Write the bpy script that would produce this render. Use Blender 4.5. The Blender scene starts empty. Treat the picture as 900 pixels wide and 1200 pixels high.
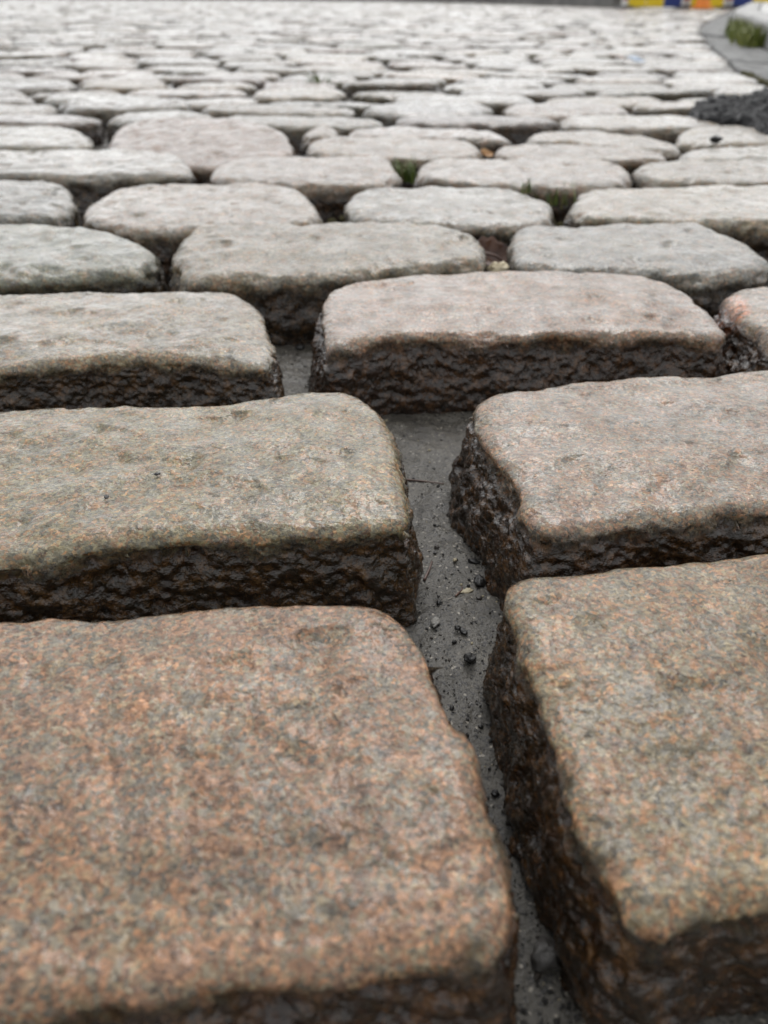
import bpy, math, random
import numpy as np
from mathutils import Vector

R = math.radians
scene = bpy.context.scene
COL = scene.collection
rng = np.random.default_rng(11)
random.seed(11)

# ------------------------------------------------------------------ camera
H = 0.15                     # lens height above the worn tops of the setts
PITCH = R(33.9)
FPX = 901.0                  # focal length in pixels of the 900x1200 photograph
cam_d = bpy.data.cameras.new('camera')
cam = bpy.data.objects.new('camera', cam_d)
COL.objects.link(cam)
cam.location = (0, 0, H)
cam.rotation_euler = (R(90) - PITCH, 0, 0)
cam_d.sensor_fit = 'VERTICAL'
cam_d.sensor_height = 36.0
cam_d.sensor_width = 27.0
cam_d.lens = 36.0 * FPX / 1200.0
cam_d.clip_start = 0.005
cam_d.clip_end = 2000
cam_d.dof.use_dof = True
cam_d.dof.focus_distance = 0.285
cam_d.dof.aperture_fstop = 12.0
scene.camera = cam

# ------------------------------------------------------------------ overcast sky and soft sun
SUN_EL, SUN_ROT = 52, 8
world = bpy.data.worlds.new('World')
scene.world = world
world.use_nodes = True
nt = world.node_tree
nt.nodes.clear()
wo = nt.nodes.new('ShaderNodeOutputWorld')
bg = nt.nodes.new('ShaderNodeBackground')
sky = nt.nodes.new('ShaderNodeTexSky')
sky.sky_type = 'NISHITA'
sky.sun_disc = False
sky.sun_elevation = R(SUN_EL)
sky.sun_rotation = R(SUN_ROT)
sky.air_density = 1.0
sky.dust_density = 4.0
hsv = nt.nodes.new('ShaderNodeHueSaturation')
hsv.inputs['Saturation'].default_value = 0.25
mixw = nt.nodes.new('ShaderNodeMix')
mixw.data_type = 'RGBA'
mixw.inputs['Factor'].default_value = 0.6
tc = nt.nodes.new('ShaderNodeTexCoord')
cl = nt.nodes.new('ShaderNodeTexNoise')
cl.inputs['Scale'].default_value = 2.6
cl.inputs['Detail'].default_value = 5
cr = nt.nodes.new('ShaderNodeValToRGB')
cr.color_ramp.elements[0].position = 0.3
cr.color_ramp.elements[0].color = (6.2, 6.4, 6.6, 1)
cr.color_ramp.elements[1].position = 0.7
cr.color_ramp.elements[1].color = (13.5, 13.6, 13.6, 1)
nt.links.new(tc.outputs['Generated'], cl.inputs['Vector'])
nt.links.new(cl.outputs['Fac'], cr.inputs['Fac'])
nt.links.new(sky.outputs['Color'], hsv.inputs['Color'])
nt.links.new(hsv.outputs['Color'], mixw.inputs[6])
nt.links.new(cr.outputs['Color'], mixw.inputs[7])
# the cloud cover is thinner and brighter low over the street ahead
sepw = nt.nodes.new('ShaderNodeSeparateXYZ')
nt.links.new(tc.outputs['Generated'], sepw.inputs[0])
dirw = nt.nodes.new('ShaderNodeMapRange')
dirw.inputs[1].default_value = -0.8
dirw.inputs[2].default_value = 1.0
dirw.inputs[3].default_value = 0.78
dirw.inputs[4].default_value = 1.28
nt.links.new(sepw.outputs[1], dirw.inputs[0])
mulw = nt.nodes.new('ShaderNodeVectorMath')
mulw.operation = 'SCALE'
nt.links.new(mixw.outputs[2], mulw.inputs[0])
nt.links.new(dirw.outputs[0], mulw.inputs['Scale'])
nt.links.new(mulw.outputs[0], bg.inputs['Color'])
bg.inputs['Strength'].default_value = 0.145
nt.links.new(bg.outputs['Background'], wo.inputs['Surface'])

sun_d = bpy.data.lights.new('sun', 'SUN')
sun_d.energy = 0.9
sun_d.angle = R(30)
sun_d.color = (1.0, 0.985, 0.965)
sun = bpy.data.objects.new('sun', sun_d)
COL.objects.link(sun)
sun.rotation_euler = (-R(90 - SUN_EL), 0, -R(SUN_ROT))
sun.location = (0, 3, 5)

scene.view_settings.view_transform = 'Standard'
scene.view_settings.look = 'None'
scene.view_settings.exposure = 0.08
scene.view_settings.gamma = 1.0
scene.cycles.use_denoising = True
scene.cycles.denoiser = 'OPENIMAGEDENOISE'
scene.cycles.denoising_input_passes = 'RGB_ALBEDO_NORMAL'
scene.cycles.denoising_prefilter = 'ACCURATE'
scene.cycles.max_bounces = 6


# ------------------------------------------------------------------ small helpers
def ground_pt(u, v, z=0.0):
    """point of the height z that the photograph shows at pixel (u, v)"""
    x = (u - 450.0) / FPX
    y = -(v - 600.0) / FPX
    f = np.array([0, math.cos(PITCH), -math.sin(PITCH)])
    up = np.array([0, math.sin(PITCH), math.cos(PITCH)])
    d = f + np.array([x, 0, 0]) + y * up
    t = (z - H) / d[2]
    return d[0] * t, d[1] * t


def project(x, y, z):
    zc = y * math.cos(PITCH) - (z - H) * math.sin(PITCH)
    yy = y * math.sin(PITCH) + (z - H) * math.cos(PITCH)
    return 450 + FPX * x / zc, 600 - FPX * yy / zc


_perm = rng.permutation(256)
_perm = np.concatenate([_perm, _perm, _perm])
_grad = rng.normal(size=(256, 3))
_grad /= np.linalg.norm(_grad, axis=1)[:, None]


def pnoise(P):
    P = np.asarray(P, dtype=np.float64)
    I = np.floor(P).astype(np.int64)
    F = P - I
    I &= 255
    W = F * F * F * (F * (F * 6 - 15) + 10)
    out = np.zeros(len(P))
    for dx in (0, 1):
        wx = W[:, 0] if dx else 1 - W[:, 0]
        a = _perm[I[:, 0] + dx]
        for dy in (0, 1):
            wy = W[:, 1] if dy else 1 - W[:, 1]
            b = _perm[a + ((I[:, 1] + dy) & 255)]
            for dz in (0, 1):
                wz = W[:, 2] if dz else 1 - W[:, 2]
                g = _grad[_perm[b + ((I[:, 2] + dz) & 255)] & 255]
                dot = g[:, 0] * (F[:, 0] - dx) + g[:, 1] * (F[:, 1] - dy) + g[:, 2] * (F[:, 2] - dz)
                out += wx * wy * wz * dot
    return out * 1.6


def fbm(P, octs=3, gain=0.5):
    o = np.zeros(len(P))
    a = 1.0
    for k in range(octs):
        o += a * pnoise(P * 2.03 ** k + 17.3 * k)
        a *= gain
    return o


def sstep(a, b, x):
    t = np.clip((x - a) / (b - a), 0, 1)
    return t * t * (3 - 2 * t)


def make_mesh(name, V, F, mat=None, attrs=None, smooth=True):
    """V (n,3) array, F (m,4) or (m,3) int array or list of them"""
    me = bpy.data.meshes.new(name)
    Fs = F if isinstance(F, list) else [F]
    V = np.asarray(V, dtype=np.float32)
    loops = np.concatenate([np.asarray(f).reshape(-1) for f in Fs]).astype(np.int32)
    sizes = np.concatenate([np.full(len(f), np.asarray(f).shape[1]) for f in Fs]).astype(np.int32)
    starts = np.concatenate([[0], np.cumsum(sizes)[:-1]]).astype(np.int32)
    me.vertices.add(len(V))
    me.vertices.foreach_set('co', V.reshape(-1))
    me.loops.add(len(loops))
    me.loops.foreach_set('vertex_index', loops)
    me.polygons.add(len(sizes))
    me.polygons.foreach_set('loop_start', starts)
    me.update(calc_edges=True)
    me.polygons.foreach_set('use_smooth', np.full(len(sizes), smooth))
    for k, a in (attrs or {}).items():
        a = np.asarray(a, dtype=np.float32)
        if a.ndim == 1:
            at = me.attributes.new(k, 'FLOAT', 'POINT')
            at.data.foreach_set('value', a)
        else:
            at = me.attributes.new(k, 'FLOAT_COLOR', 'POINT')
            at.data.foreach_set('color', a.reshape(-1))
    if mat:
        me.materials.append(mat)
    me.validate()
    return me


def link(name, me, loc=(0, 0, 0), parent=None):
    o = bpy.data.objects.new(name, me)
    COL.objects.link(o)
    o.location = loc
    if parent:
        o.parent = parent
    return o


def tag(o, label=None, cat=None, group=None, kind=None):
    if label:
        o['label'] = label
    if cat:
        o['category'] = cat
    if group:
        o['group'] = group
    if kind:
        o['kind'] = kind
    return o


# ------------------------------------------------------------------ materials
class NT:
    def __init__(self, name):
        self.m = bpy.data.materials.new(name)
        self.m.use_nodes = True
        self.t = self.m.node_tree
        self.t.nodes.clear()
        self.out = self.t.nodes.new('ShaderNodeOutputMaterial')
        self.p = self.t.nodes.new('ShaderNodeBsdfPrincipled')
        self.t.links.new(self.p.outputs[0], self.out.inputs[0])

    def put(self, sock, v):
        if isinstance(v, bpy.types.NodeSocket):
            self.t.links.new(v, sock)
        elif v is not None:
            if isinstance(v, (tuple, list)) and len(v) == 3 and sock.type == 'RGBA':
                v = (*v, 1)
            sock.default_value = v

    def math(self, op, a, b=None, c=None, clamp=False):
        n = self.t.nodes.new('ShaderNodeMath')
        n.operation = op
        n.use_clamp = clamp
        for i, v in enumerate((a, b, c)):
            self.put(n.inputs[i], v)
        return n.outputs[0]

    def vmath(self, op, a, b=None, s=None):
        n = self.t.nodes.new('ShaderNodeVectorMath')
        n.operation = op
        self.put(n.inputs[0], a)
        if b is not None:
            self.put(n.inputs[1], b)
        if s is not None:
            self.put(n.inputs['Scale'], s)
        return n.outputs[0]

    def noise(self, vec, scale, detail=3, rough=0.5, color=False):
        n = self.t.nodes.new('ShaderNodeTexNoise')
        self.put(n.inputs['Vector'], vec)
        n.inputs['Scale'].default_value = scale
        n.inputs['Detail'].default_value = detail
        n.inputs['Roughness'].default_value = rough
        return n.outputs['Color'] if color else n.outputs['Fac']

    def voronoi(self, vec, scale, out='Color', rnd=1.0):
        n = self.t.nodes.new('ShaderNodeTexVoronoi')
        self.put(n.inputs['Vector'], vec)
        n.inputs['Scale'].default_value = scale
        n.inputs['Randomness'].default_value = rnd
        return n.outputs[out]

    def ramp(self, fac, stops, interp='LINEAR'):
        n = self.t.nodes.new('ShaderNodeValToRGB')
        r = n.color_ramp
        r.interpolation = interp
        while len(r.elements) < len(stops):
            r.elements.new(0.5)
        for e, (p, c) in zip(r.elements, stops):
            e.position = p
            e.color = (*c, 1) if len(c) == 3 else c
        self.put(n.inputs[0], fac)
        return n.outputs[0]

    def mix(self, fac, a, b, blend='MIX'):
        n = self.t.nodes.new('ShaderNodeMix')
        n.data_type = 'RGBA'
        n.blend_type = blend
        self.put(n.inputs[0], fac)
        self.put(n.inputs[6], a)
        self.put(n.inputs[7], b)
        return n.outputs[2]

    def mrange(self, v, a, b, c=0.0, d=1.0, smooth=True):
        n = self.t.nodes.new('ShaderNodeMapRange')
        n.interpolation_type = 'SMOOTHSTEP' if smooth else 'LINEAR'
        for i, x in enumerate((v, a, b, c, d)):
            self.put(n.inputs[i], x)
        return n.outputs[0]

    def sep(self, c):
        n = self.t.nodes.new('ShaderNodeSeparateColor')
        self.put(n.inputs[0], c)
        return n.outputs

    def attr(self, name):
        n = self.t.nodes.new('ShaderNodeAttribute')
        n.attribute_name = name
        return n

    def obj(self):
        return self.t.nodes.new('ShaderNodeTexCoord').outputs['Object']

    def bump(self, h, dist, strength=1.0, normal=None):
        n = self.t.nodes.new('ShaderNodeBump')
        n.inputs['Distance'].default_value = dist
        n.inputs['Strength'].default_value = strength
        self.put(n.inputs['Height'], h)
        if normal is not None:
            self.put(n.inputs['Normal'], normal)
        return n.outputs[0]

    def set(self, **kw):
        for k, v in kw.items():
            self.put(self.p.inputs[k.replace('_', ' ')], v)
        return self.m


def granite():
    n = NT('wet_granite')
    tint = n.attr('tint')
    drop = n.attr('drop').outputs['Fac']
    sid = n.attr('sid').outputs['Fac']
    off = n.vmath('SCALE', (1.37, 0.71, 0.93), s=sid)
    P = n.vmath('ADD', n.obj(), off)
    warp = n.vmath('SCALE', n.vmath('SUBTRACT', n.noise(P, 420, 3, 0.6, color=True), (0.5, 0.5, 0.5)), s=0.0034)
    P2 = n.vmath('ADD', P, warp)
    v1 = n.sep(n.voronoi(P2, 860))
    v2 = n.sep(n.voronoi(P2, 1500))
    clump = n.noise(P, 150, 4, 0.6)
    patch = n.noise(P, 22, 3, 0.5)
    # crystals: dark biotite, olive grey quartz, cream and orange pink feldspar
    k = n.math('MULTIPLY_ADD', v1[0], 0.62, n.math('MULTIPLY', v2[0], 0.26))
    k = n.math('ADD', k, n.math('MULTIPLY', n.math('SUBTRACT', clump, 0.5), 0.70))
    k = n.math('ADD', k, n.math('MULTIPLY', n.math('SUBTRACT', patch, 0.5), 0.40))
    val = n.ramp(k, [(0.04, (0.042, 0.041, 0.039)), (0.22, (0.094, 0.092, 0.087)), (0.45, (0.140, 0.136, 0.124)),
                     (0.66, (0.200, 0.190, 0.166)), (0.86, (0.28, 0.265, 0.225)), (0.97, (0.42, 0.40, 0.36))])
    hue = n.math('MULTIPLY_ADD', v1[1], 0.50, n.math('MULTIPLY', n.noise(n.vmath('ADD', P, (3.1, 1.7, 0.4)), 105, 4, 0.6), 1.0))
    hue = n.math('ADD', hue, n.math('MULTIPLY', tint.outputs['Alpha'], 0.24))
    warm = n.ramp(hue, [(0.60, (0.97, 0.94, 0.88)), (0.80, (1.05, 0.95, 0.74)), (0.95, (1.32, 0.90, 0.60)), (1.0, (1.42, 0.84, 0.55))])
    stone = n.mix(1.0, n.mix(1.0, val, warm, 'MULTIPLY'), (0.85, 0.85, 0.80), 'MULTIPLY')
    stone = n.mix(1.0, stone, tint.outputs['Color'], 'MULTIPLY')
    # faint darker water-soaked patches with edges of their own
    soak = n.mrange(n.noise(P, 30, 4, 0.6), 0.56, 0.66)
    stone = n.mix(n.math('MULTIPLY', soak, 0.45), stone, n.mix(1.0, stone, (0.62, 0.66, 0.70), 'MULTIPLY'))
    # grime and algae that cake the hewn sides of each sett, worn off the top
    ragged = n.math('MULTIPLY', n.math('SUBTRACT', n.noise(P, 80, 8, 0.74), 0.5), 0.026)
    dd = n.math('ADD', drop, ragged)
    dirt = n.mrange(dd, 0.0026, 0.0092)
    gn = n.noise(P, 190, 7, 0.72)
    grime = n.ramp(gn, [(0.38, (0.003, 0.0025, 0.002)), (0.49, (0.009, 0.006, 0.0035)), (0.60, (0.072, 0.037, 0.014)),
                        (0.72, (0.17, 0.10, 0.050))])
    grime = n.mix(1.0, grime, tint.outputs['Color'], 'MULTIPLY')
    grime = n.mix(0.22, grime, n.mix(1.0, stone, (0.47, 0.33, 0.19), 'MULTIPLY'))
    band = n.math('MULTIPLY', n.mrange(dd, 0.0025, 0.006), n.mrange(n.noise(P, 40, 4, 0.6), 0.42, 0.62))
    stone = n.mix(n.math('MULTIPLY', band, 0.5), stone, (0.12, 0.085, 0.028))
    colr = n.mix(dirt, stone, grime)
    # relief
    fine = n.noise(P, 900, 3, 0.6)
    med = n.noise(P, 210, 4, 0.6)
    pit = n.voronoi(P2, 420, 'Distance')
    hgt = n.math('ADD', n.math('MULTIPLY', fine, 0.8), n.math('MULTIPLY', med, 1.2))
    hgt = n.math('ADD', hgt, n.math('MULTIPLY', pit, 0.35))
    hside = n.math('MULTIPLY', n.noise(P, 175, 5, 0.58), n.math('MULTIPLY_ADD', dirt, 2.2, 0.0))
    nrm = n.bump(n.math('ADD', hgt, n.math('MULTIPLY', hside, 1.6)), 0.0008, 1.0)
    film = n.bump(n.math('ADD', n.math('ADD', n.math('MULTIPLY', n.noise(P, 240, 2, 0.5), 1.5), n.math('MULTIPLY', pit, 0.3)), n.math('MULTIPLY', hside, 1.9)), 0.0006, 1.0)
    wn = n.t.nodes.new('ShaderNodeTexWhiteNoise')
    wn.noise_dimensions = '1D'
    n.put(wn.inputs['W'], sid)
    wetness = n.math('MULTIPLY_ADD', wn.outputs['Value'], 0.45, 0.48)      # some setts hold more water than others
    rough = n.mrange(n.noise(P, 60, 4, 0.6), 0.3, 0.7, 0.20, 0.34)
    rough = n.math('SUBTRACT', rough, n.math('MULTIPLY', soak, 0.10))
    rough = n.math('SUBTRACT', rough, n.math('MULTIPLY', dirt, 0.14))
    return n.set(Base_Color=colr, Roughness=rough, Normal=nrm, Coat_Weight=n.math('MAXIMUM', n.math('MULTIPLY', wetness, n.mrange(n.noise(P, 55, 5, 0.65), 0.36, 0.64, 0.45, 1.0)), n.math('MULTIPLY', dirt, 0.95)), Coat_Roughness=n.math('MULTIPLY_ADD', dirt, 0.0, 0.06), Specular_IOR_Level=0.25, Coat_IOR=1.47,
                 Coat_Normal=film)


def simple(name, c0, c1, scale, rough=0.5, bump=0.0, bscale=None, rough2=None, coat=0.0):
    n = NT(name)
    P = n.obj()
    f = n.noise(P, scale, 5, 0.6)
    c = n.mix(n.mrange(f, 0.3, 0.7), c0, c1)
    kw = dict(Base_Color=c, Roughness=rough)
    if rough2 is not None:
        kw['Roughness'] = n.mrange(n.noise(P, scale * 0.6, 3), 0.35, 0.65, rough, rough2)
    if bump:
        kw['Normal'] = n.bump(n.noise(P, bscale or scale, 5, 0.65), bump)
    if coat:
        kw['Coat_Weight'] = coat
        kw['Coat_Roughness'] = 0.1
    return n.set(**kw)


def mud():
    n = NT('wet_mud')
    P = n.obj()
    f = n.noise(P, 45, 6, 0.65)
    c = n.ramp(f, [(0.3, (0.046, 0.042, 0.035)), (0.5, (0.078, 0.071, 0.059)), (0.7, (0.118, 0.108, 0.090))])
    g = n.sep(n.voronoi(P, 1150))
    c = n.mix(n.mrange(g[0], 0.80, 0.84), c, (0.030, 0.028, 0.026))
    c = n.mix(n.math('MULTIPLY', n.mrange(g[1], 0.975, 0.985), 0.8), c, (0.33, 0.30, 0.25))
    h = n.math('ADD', n.noise(P, 420, 5, 0.7), n.math('MULTIPLY', n.noise(P, 90, 4, 0.6), 1.6))
    r = n.mrange(n.noise(P, 35, 4), 0.35, 0.65, 0.14, 0.32)
    return n.set(Base_Color=c, Roughness=r, Normal=n.bump(h, 0.0009))


def tinted(name, rough, bump, bscale):
    n = NT(name)
    a = n.attr('tint')
    P = n.obj()
    c = n.mix(n.mrange(n.noise(P, bscale, 4, 0.6), 0.3, 0.7, 0.0, 0.5), a.outputs['Color'],
              n.mix(1.0, a.outputs['Color'], (0.55, 0.55, 0.55), 'MULTIPLY'))
    return n.set(Base_Color=c, Roughness=rough, Normal=n.bump(n.noise(P, bscale, 4, 0.6), bump))


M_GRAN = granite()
M_MUD = mud()
M_GRIT = tinted('grit', 0.35, 0.0006, 700)
M_BLADE = tinted('grass_blade', 0.45, 0.0003, 300)
M_ASPH = simple('asphalt', (0.022, 0.023, 0.025), (0.060, 0.060, 0.062), 160, 0.75, 0.006, 140, 0.6)
M_TAR = simple('black_asphalt', (0.006, 0.006, 0.007), (0.020, 0.021, 0.023), 190, 0.6, 0.006, 120, 0.35)
M_TAR.node_tree.nodes['Principled BSDF'].inputs['Specular IOR Level'].default_value = 0.12
M_SLAB = simple('gutter_granite', (0.05, 0.052, 0.05), (0.13, 0.13, 0.125), 30, 0.75, 0.004, 150, 0.5)
M_KERB = simple('kerb_granite', (0.15, 0.15, 0.145), (0.28, 0.275, 0.265), 200, 0.5, 0.003, 180, 0.4)
M_PAVE = simple('pavement_slab', (0.22, 0.22, 0.21), (0.32, 0.32, 0.31), 60, 0.4, 0.002, 120, 0.3)
M_WALL = simple('dark_wall_stone', (0.09, 0.088, 0.083), (0.17, 0.165, 0.155), 3, 0.7, 0.01, 20)
M_MOSS = simple('moss', (0.040, 0.038, 0.016), (0.12, 0.105, 0.030), 300, 0.8, 0.004, 500)
M_LEAF = simple('dead_leaf', (0.045, 0.020, 0.013), (0.11, 0.050, 0.028), 120, 0.32, 0.001, 260)
M_LEAFO = simple('ochre_leaf', (0.32, 0.15, 0.05), (0.42, 0.24, 0.09), 120, 0.4, 0.001, 260)
M_STEM = simple('leaf_stalk', (0.07, 0.035, 0.025), (0.13, 0.07, 0.05), 200, 0.4)
M_CHIP = simple('pale_chip', (0.55, 0.46, 0.30), (0.68, 0.60, 0.43), 180, 0.45, 0.001, 300)
M_SCRAP = simple('blue_plastic', (0.13, 0.19, 0.28), (0.22, 0.29, 0.38), 80, 0.35, 0.001, 200)
M_PEACH = simple('peach_paper', (0.62, 0.42, 0.32), (0.68, 0.50, 0.40), 80, 0.5, 0.001, 200)
M_YEL = simple('yellow_plastic', (0.80, 0.56, 0.008), (0.86, 0.63, 0.012), 6, 0.4)
M_BLU = simple('blue_paint', (0.010, 0.028, 0.17), (0.016, 0.040, 0.22), 6, 0.4)
M_WHT = simple('white_plastic', (0.66, 0.64, 0.61), (0.78, 0.76, 0.74), 8, 0.4)
M_RED = simple('red_reflector', (0.55, 0.06, 0.03), (0.62, 0.09, 0.05), 8, 0.35)
M_GRYM = simple('grey_rubber', (0.05, 0.05, 0.05), (0.09, 0.09, 0.09), 30, 0.6)
M_ORG = simple('orange_plastic', (0.80, 0.22, 0.02), (0.85, 0.28, 0.03), 8, 0.4)

# ------------------------------------------------------------------ ground: wet mud in the joints, reaching the horizon
MUD = -0.047


def mud_z(X, Y):
    P = np.stack([X * 12, Y * 12, np.zeros_like(X) + 3.1], 1)
    z = MUD + 0.0045 * fbm(P, 3)
    P2 = np.stack([X * 110, Y * 110, np.zeros_like(X) + 8.7], 1)
    near = sstep(3.0, 1.0, np.hypot(X, Y))
    z += near * 0.0010 * fbm(P2, 3, 0.6)
    z += 0.030 * sstep(0.9, 1.8, np.hypot(X, Y))
    return z


def grid_axis(lo, hi, step, far, ratio=1.25):
    a = list(np.arange(lo, hi + 1e-9, step))
    s = step
    x = a[-1]
    up = []
    while x < far:
        s *= ratio
        x += s
        up.append(x)
    s = step
    x = a[0]
    dn = []
    while x > -far:
        s *= ratio
        x -= s
        dn.append(x)
    return np.array(dn[::-1] + a + up)


gx = grid_axis(-0.16, 0.28, 0.0018, 700)
gy = grid_axis(0.03, 0.62, 0.0022, 700)
GX, GY = np.meshgrid(gx, gy)
fx, fy = GX.reshape(-1), GY.reshape(-1)
nx, ny = len(gx), len(gy)
idx = np.arange(nx * ny).reshape(ny, nx)
gf = np.stack([idx[:-1, :-1], idx[:-1, 1:], idx[1:, 1:], idx[1:, :-1]], -1).reshape(-1, 4)
ground = link('ground', make_mesh('ground', np.stack([fx, fy, mud_z(fx, fy)], 1), gf, M_MUD))
tag(ground, kind='structure')

# ------------------------------------------------------------------ granite setts


def resample(pts, N, iters=2):
    p = np.asarray(pts, float)
    for _ in range(iters):
        q = np.roll(p, -1, 0)
        p = np.stack([0.75 * p + 0.25 * q, 0.25 * p + 0.75 * q], 1).reshape(-1, 2)
    d = np.linalg.norm(np.roll(p, -1, 0) - p, axis=1)
    s = np.concatenate([[0], np.cumsum(d)])
    t = np.linspace(0, s[-1], N, endpoint=False)
    pp = np.vstack([p, p[:1]])
    return np.stack([np.interp(t, s, pp[:, 0]), np.interp(t, s, pp[:, 1])], 1)


def sett_geo(outline, zt, seed, N=96, nt=14, ns=8, rh=0.012, rv=0.010, dome=0.003, slope=0.16,
             depth=0.05, rough=1.0, tilt=(0, 0), worn=1.0):
    """a dressed granite block: worn domed top, rounded arris, rough hewn sides; returns V, F, drop"""
    o = resample(outline, N)
    area = np.sum(o[:, 0] * np.roll(o[:, 1], -1) - np.roll(o[:, 0], -1) * o[:, 1])
    if area < 0:
        o = o[::-1]
    sv = seed * 7.31
    c = o.mean(0)
    tg = np.roll(o, -1, 0) - np.roll(o, 1, 0)
    nr = np.stack([tg[:, 1], -tg[:, 0]], 1)
    nr /= np.linalg.norm(nr, axis=1)[:, None] + 1e-12
    for _ in range(3):
        nr = (np.roll(nr, 1, 0) + nr * 2 + np.roll(nr, -1, 0)) / 4
    nr /= np.linalg.norm(nr, axis=1)[:, None] + 1e-12
    P = np.stack([o[:, 0] * 60, o[:, 1] * 60, np.full(N, sv)], 1)
    o = o + nr * (0.0014 * rough * fbm(P, 3, 0.5))[:, None]
    ps = o[::max(1, N // 150)]
    pe = np.roll(ps, -1, 0) - ps
    pl = np.sum(pe * pe, 1) + 1e-15

    def edge_dist(q):
        w = q[:, None, :] - ps[None]
        h = np.clip(np.sum(w * pe[None], 2) / pl[None], 0, 1)
        return np.sqrt(np.min(np.sum((w - h[:, :, None] * pe[None]) ** 2, 2), 1))
    # spine of the block: every spoke runs from it to the outline, nearly square to the edge
    w_, ev = np.linalg.eigh(np.cov((o - c).T))
    ax = ev[:, 1]
    al = (o - c) @ ax
    hw = np.abs((o - c) @ ev[:, 0]).max()
    lo, hi = min(al.min() + hw * 0.9, -1e-4), max(al.max() - hw * 0.9, 1e-4)
    m = c + np.clip(al, lo, hi)[:, None] * ax
    rings, drops = [], []
    for k in range(0, nt + 1):
        s = 1 - (1 - k / nt) ** 1.7
        t = edge_dist(m + (o - m) * s) if k < nt else np.zeros(N)
        q = np.clip(1 - t / rh, 0, 1)
        dr = rv * (1 - np.sqrt(1 - q * q * 0.9999))
        z = zt - dr - dome * sstep(0.0, 0.09, 0.09 * s) ** 1.6
        rings.append(np.column_stack([m + (o - m) * s, z]))
        drops.append(dr)
    for k in range(1, ns + 1):
        d = depth * (k / ns) ** 1.1
        out = slope * d * (1 - 0.35 * d / depth)
        rings.append(np.column_stack([o + nr * out, np.full(N, zt - dome - rv - d)]))
        drops.append(np.full(N, rv + d))
    G = np.array(rings)                       # rings x N x 3
    D = np.array(drops)
    # normals of the undisplaced block
    du = np.roll(G, -1, 1) - np.roll(G, 1, 1)
    dv = np.gradient(G, axis=0)
    nn = np.cross(dv, du)
    nn /= np.linalg.norm(nn, axis=2)[:, :, None] + 1e-12
    if nn[0, :, 2].mean() < 0:
        nn = -nn
    wz = sstep(0, rv * 0.25, D)[:, :, None]
    nn = wz * nn + (1 - wz) * np.array([0, 0, 1.0])
    nn /= np.linalg.norm(nn, axis=2)[:, :, None] + 1e-12
    V = G.reshape(-1, 3)
    side = sstep(rv * 0.35, rv * 1.2, D.reshape(-1))
    Q = V + sv
    a = 0.0017 * fbm(Q * 22, 2) + 0.0006 * fbm(Q * 85, 3, 0.5) - 0.004 * np.clip(fbm(Q * 48 + 11, 2) - 0.42, 0, 1)
    b = 0.0032 * fbm(Q * np.array([36, 36, 50]), 3, 0.55) - 0.0024 * np.abs(fbm(Q * np.array([120, 120, 170]), 3, 0.6)) - 0.0005 * np.abs(fbm(Q * 330 + 5, 2, 0.6))
    chip = np.clip(fbm(Q * 30 + 40, 2) - 0.25, 0, 1) * sstep(rv * 0.05, rv * 0.6, D.reshape(-1)) * sstep(rv * 2.6, rv, D.reshape(-1))
    disp = rough * ((1 - side) * a + side * b - 0.007 * chip)
    V = V + nn.reshape(-1, 3) * disp[:, None]
    if tilt[0] or tilt[1]:
        V[:, 2] += (V[:, 0] - c[0]) * tilt[0] + (V[:, 1] - c[1]) * tilt[1]
    nr_ = nt + ns + 1
    ix = np.arange(nr_ * N).reshape(nr_, N)
    nxt = np.roll(ix, -1, 1)
    F = np.stack([ix[:-1], ix[1:], nxt[1:], nxt[:-1]], -1).reshape(-1, 4)
    return V, F, D.reshape(-1) * worn, c


GREY = (0.95, 0.98, 1.0)
# name, pixel outline of the worn top, height of the top, tint, pinkness, options, label
SETTS = []


def S(key, pts, label, tint=(1, 1, 1), pink=0.5, zt=0.0, **kw):
    SETTS.append((key, pts, label, tint, pink, zt, kw))


S('A1', [(-360, 768), (-200, 748), (0, 730), (150, 716), (300, 707), (400, 705), (452, 711), (484, 731), (512, 775),
         (542, 840), (570, 920), (590, 1000), (602, 1060), (606, 1105), (585, 1135), (535, 1149), (450, 1152),
         (325, 1172), (200, 1182), (100, 1192), (0, 1205), (-300, 1240), (-700, 1290), (-760, 1270), (-560, 1000)],
  'large pinkish orange granite sett filling the lower left corner', (1.15, 1.08, 1.06), 0.80, rh=0.0075, rv=0.0060)
S('A2', [(586, 698), (603, 683), (650, 674), (700, 667), (800, 656), (900, 649), (1100, 640), (1380, 636), (1430, 650),
         (2000, 1000), (1950, 1040), (1400, 1055), (1000, 1062), (900, 1068), (840, 1080), (790, 1101), (757, 1096),
         (722, 1068), (697, 1024), (678, 992), (658, 915), (637, 845), (612, 785), (594, 730)],
  'large buff grey granite sett in the lower right corner, right of the muddy joint', (1.16, 1.08, 0.98), 0.42,
  rh=0.0075, rv=0.0060, slope=0.12)
S('B1', [(-150, 492), (-110, 486), (0, 484), (111, 478), (189, 480), (250, 476), (311, 467), (389, 458), (424, 464),
         (452, 490), (468, 534), (478, 579), (483, 612), (470, 626), (411, 624), (333, 634), (222, 637), (144, 645),
         (83, 653), (0, 669), (-300, 692), (-330, 675)],
  'long buff sett with dark mossy front, left of the muddy joint, second row', (1.10, 1.04, 0.86), 0.32, rh=0.0075,
  rv=0.0055)
S('B2', [(553, 482), (566, 468), (588, 461), (640, 455), (700, 449), (800, 441), (900, 433), (1000, 429), (1130, 428),
         (1180, 445), (1390, 560), (1370, 580), (1100, 590), (900, 602), (800, 613), (700, 627), (650, 632), (624, 624),
         (611, 608), (599, 578), (583, 548), (562, 517), (551, 497)],
  'pinkish grey sett with wet dark left flank, right of the muddy joint, second row', (1.08, 1.02, 0.98), 0.66,
  rh=0.0075, rv=0.0055, slope=0.30)
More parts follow.
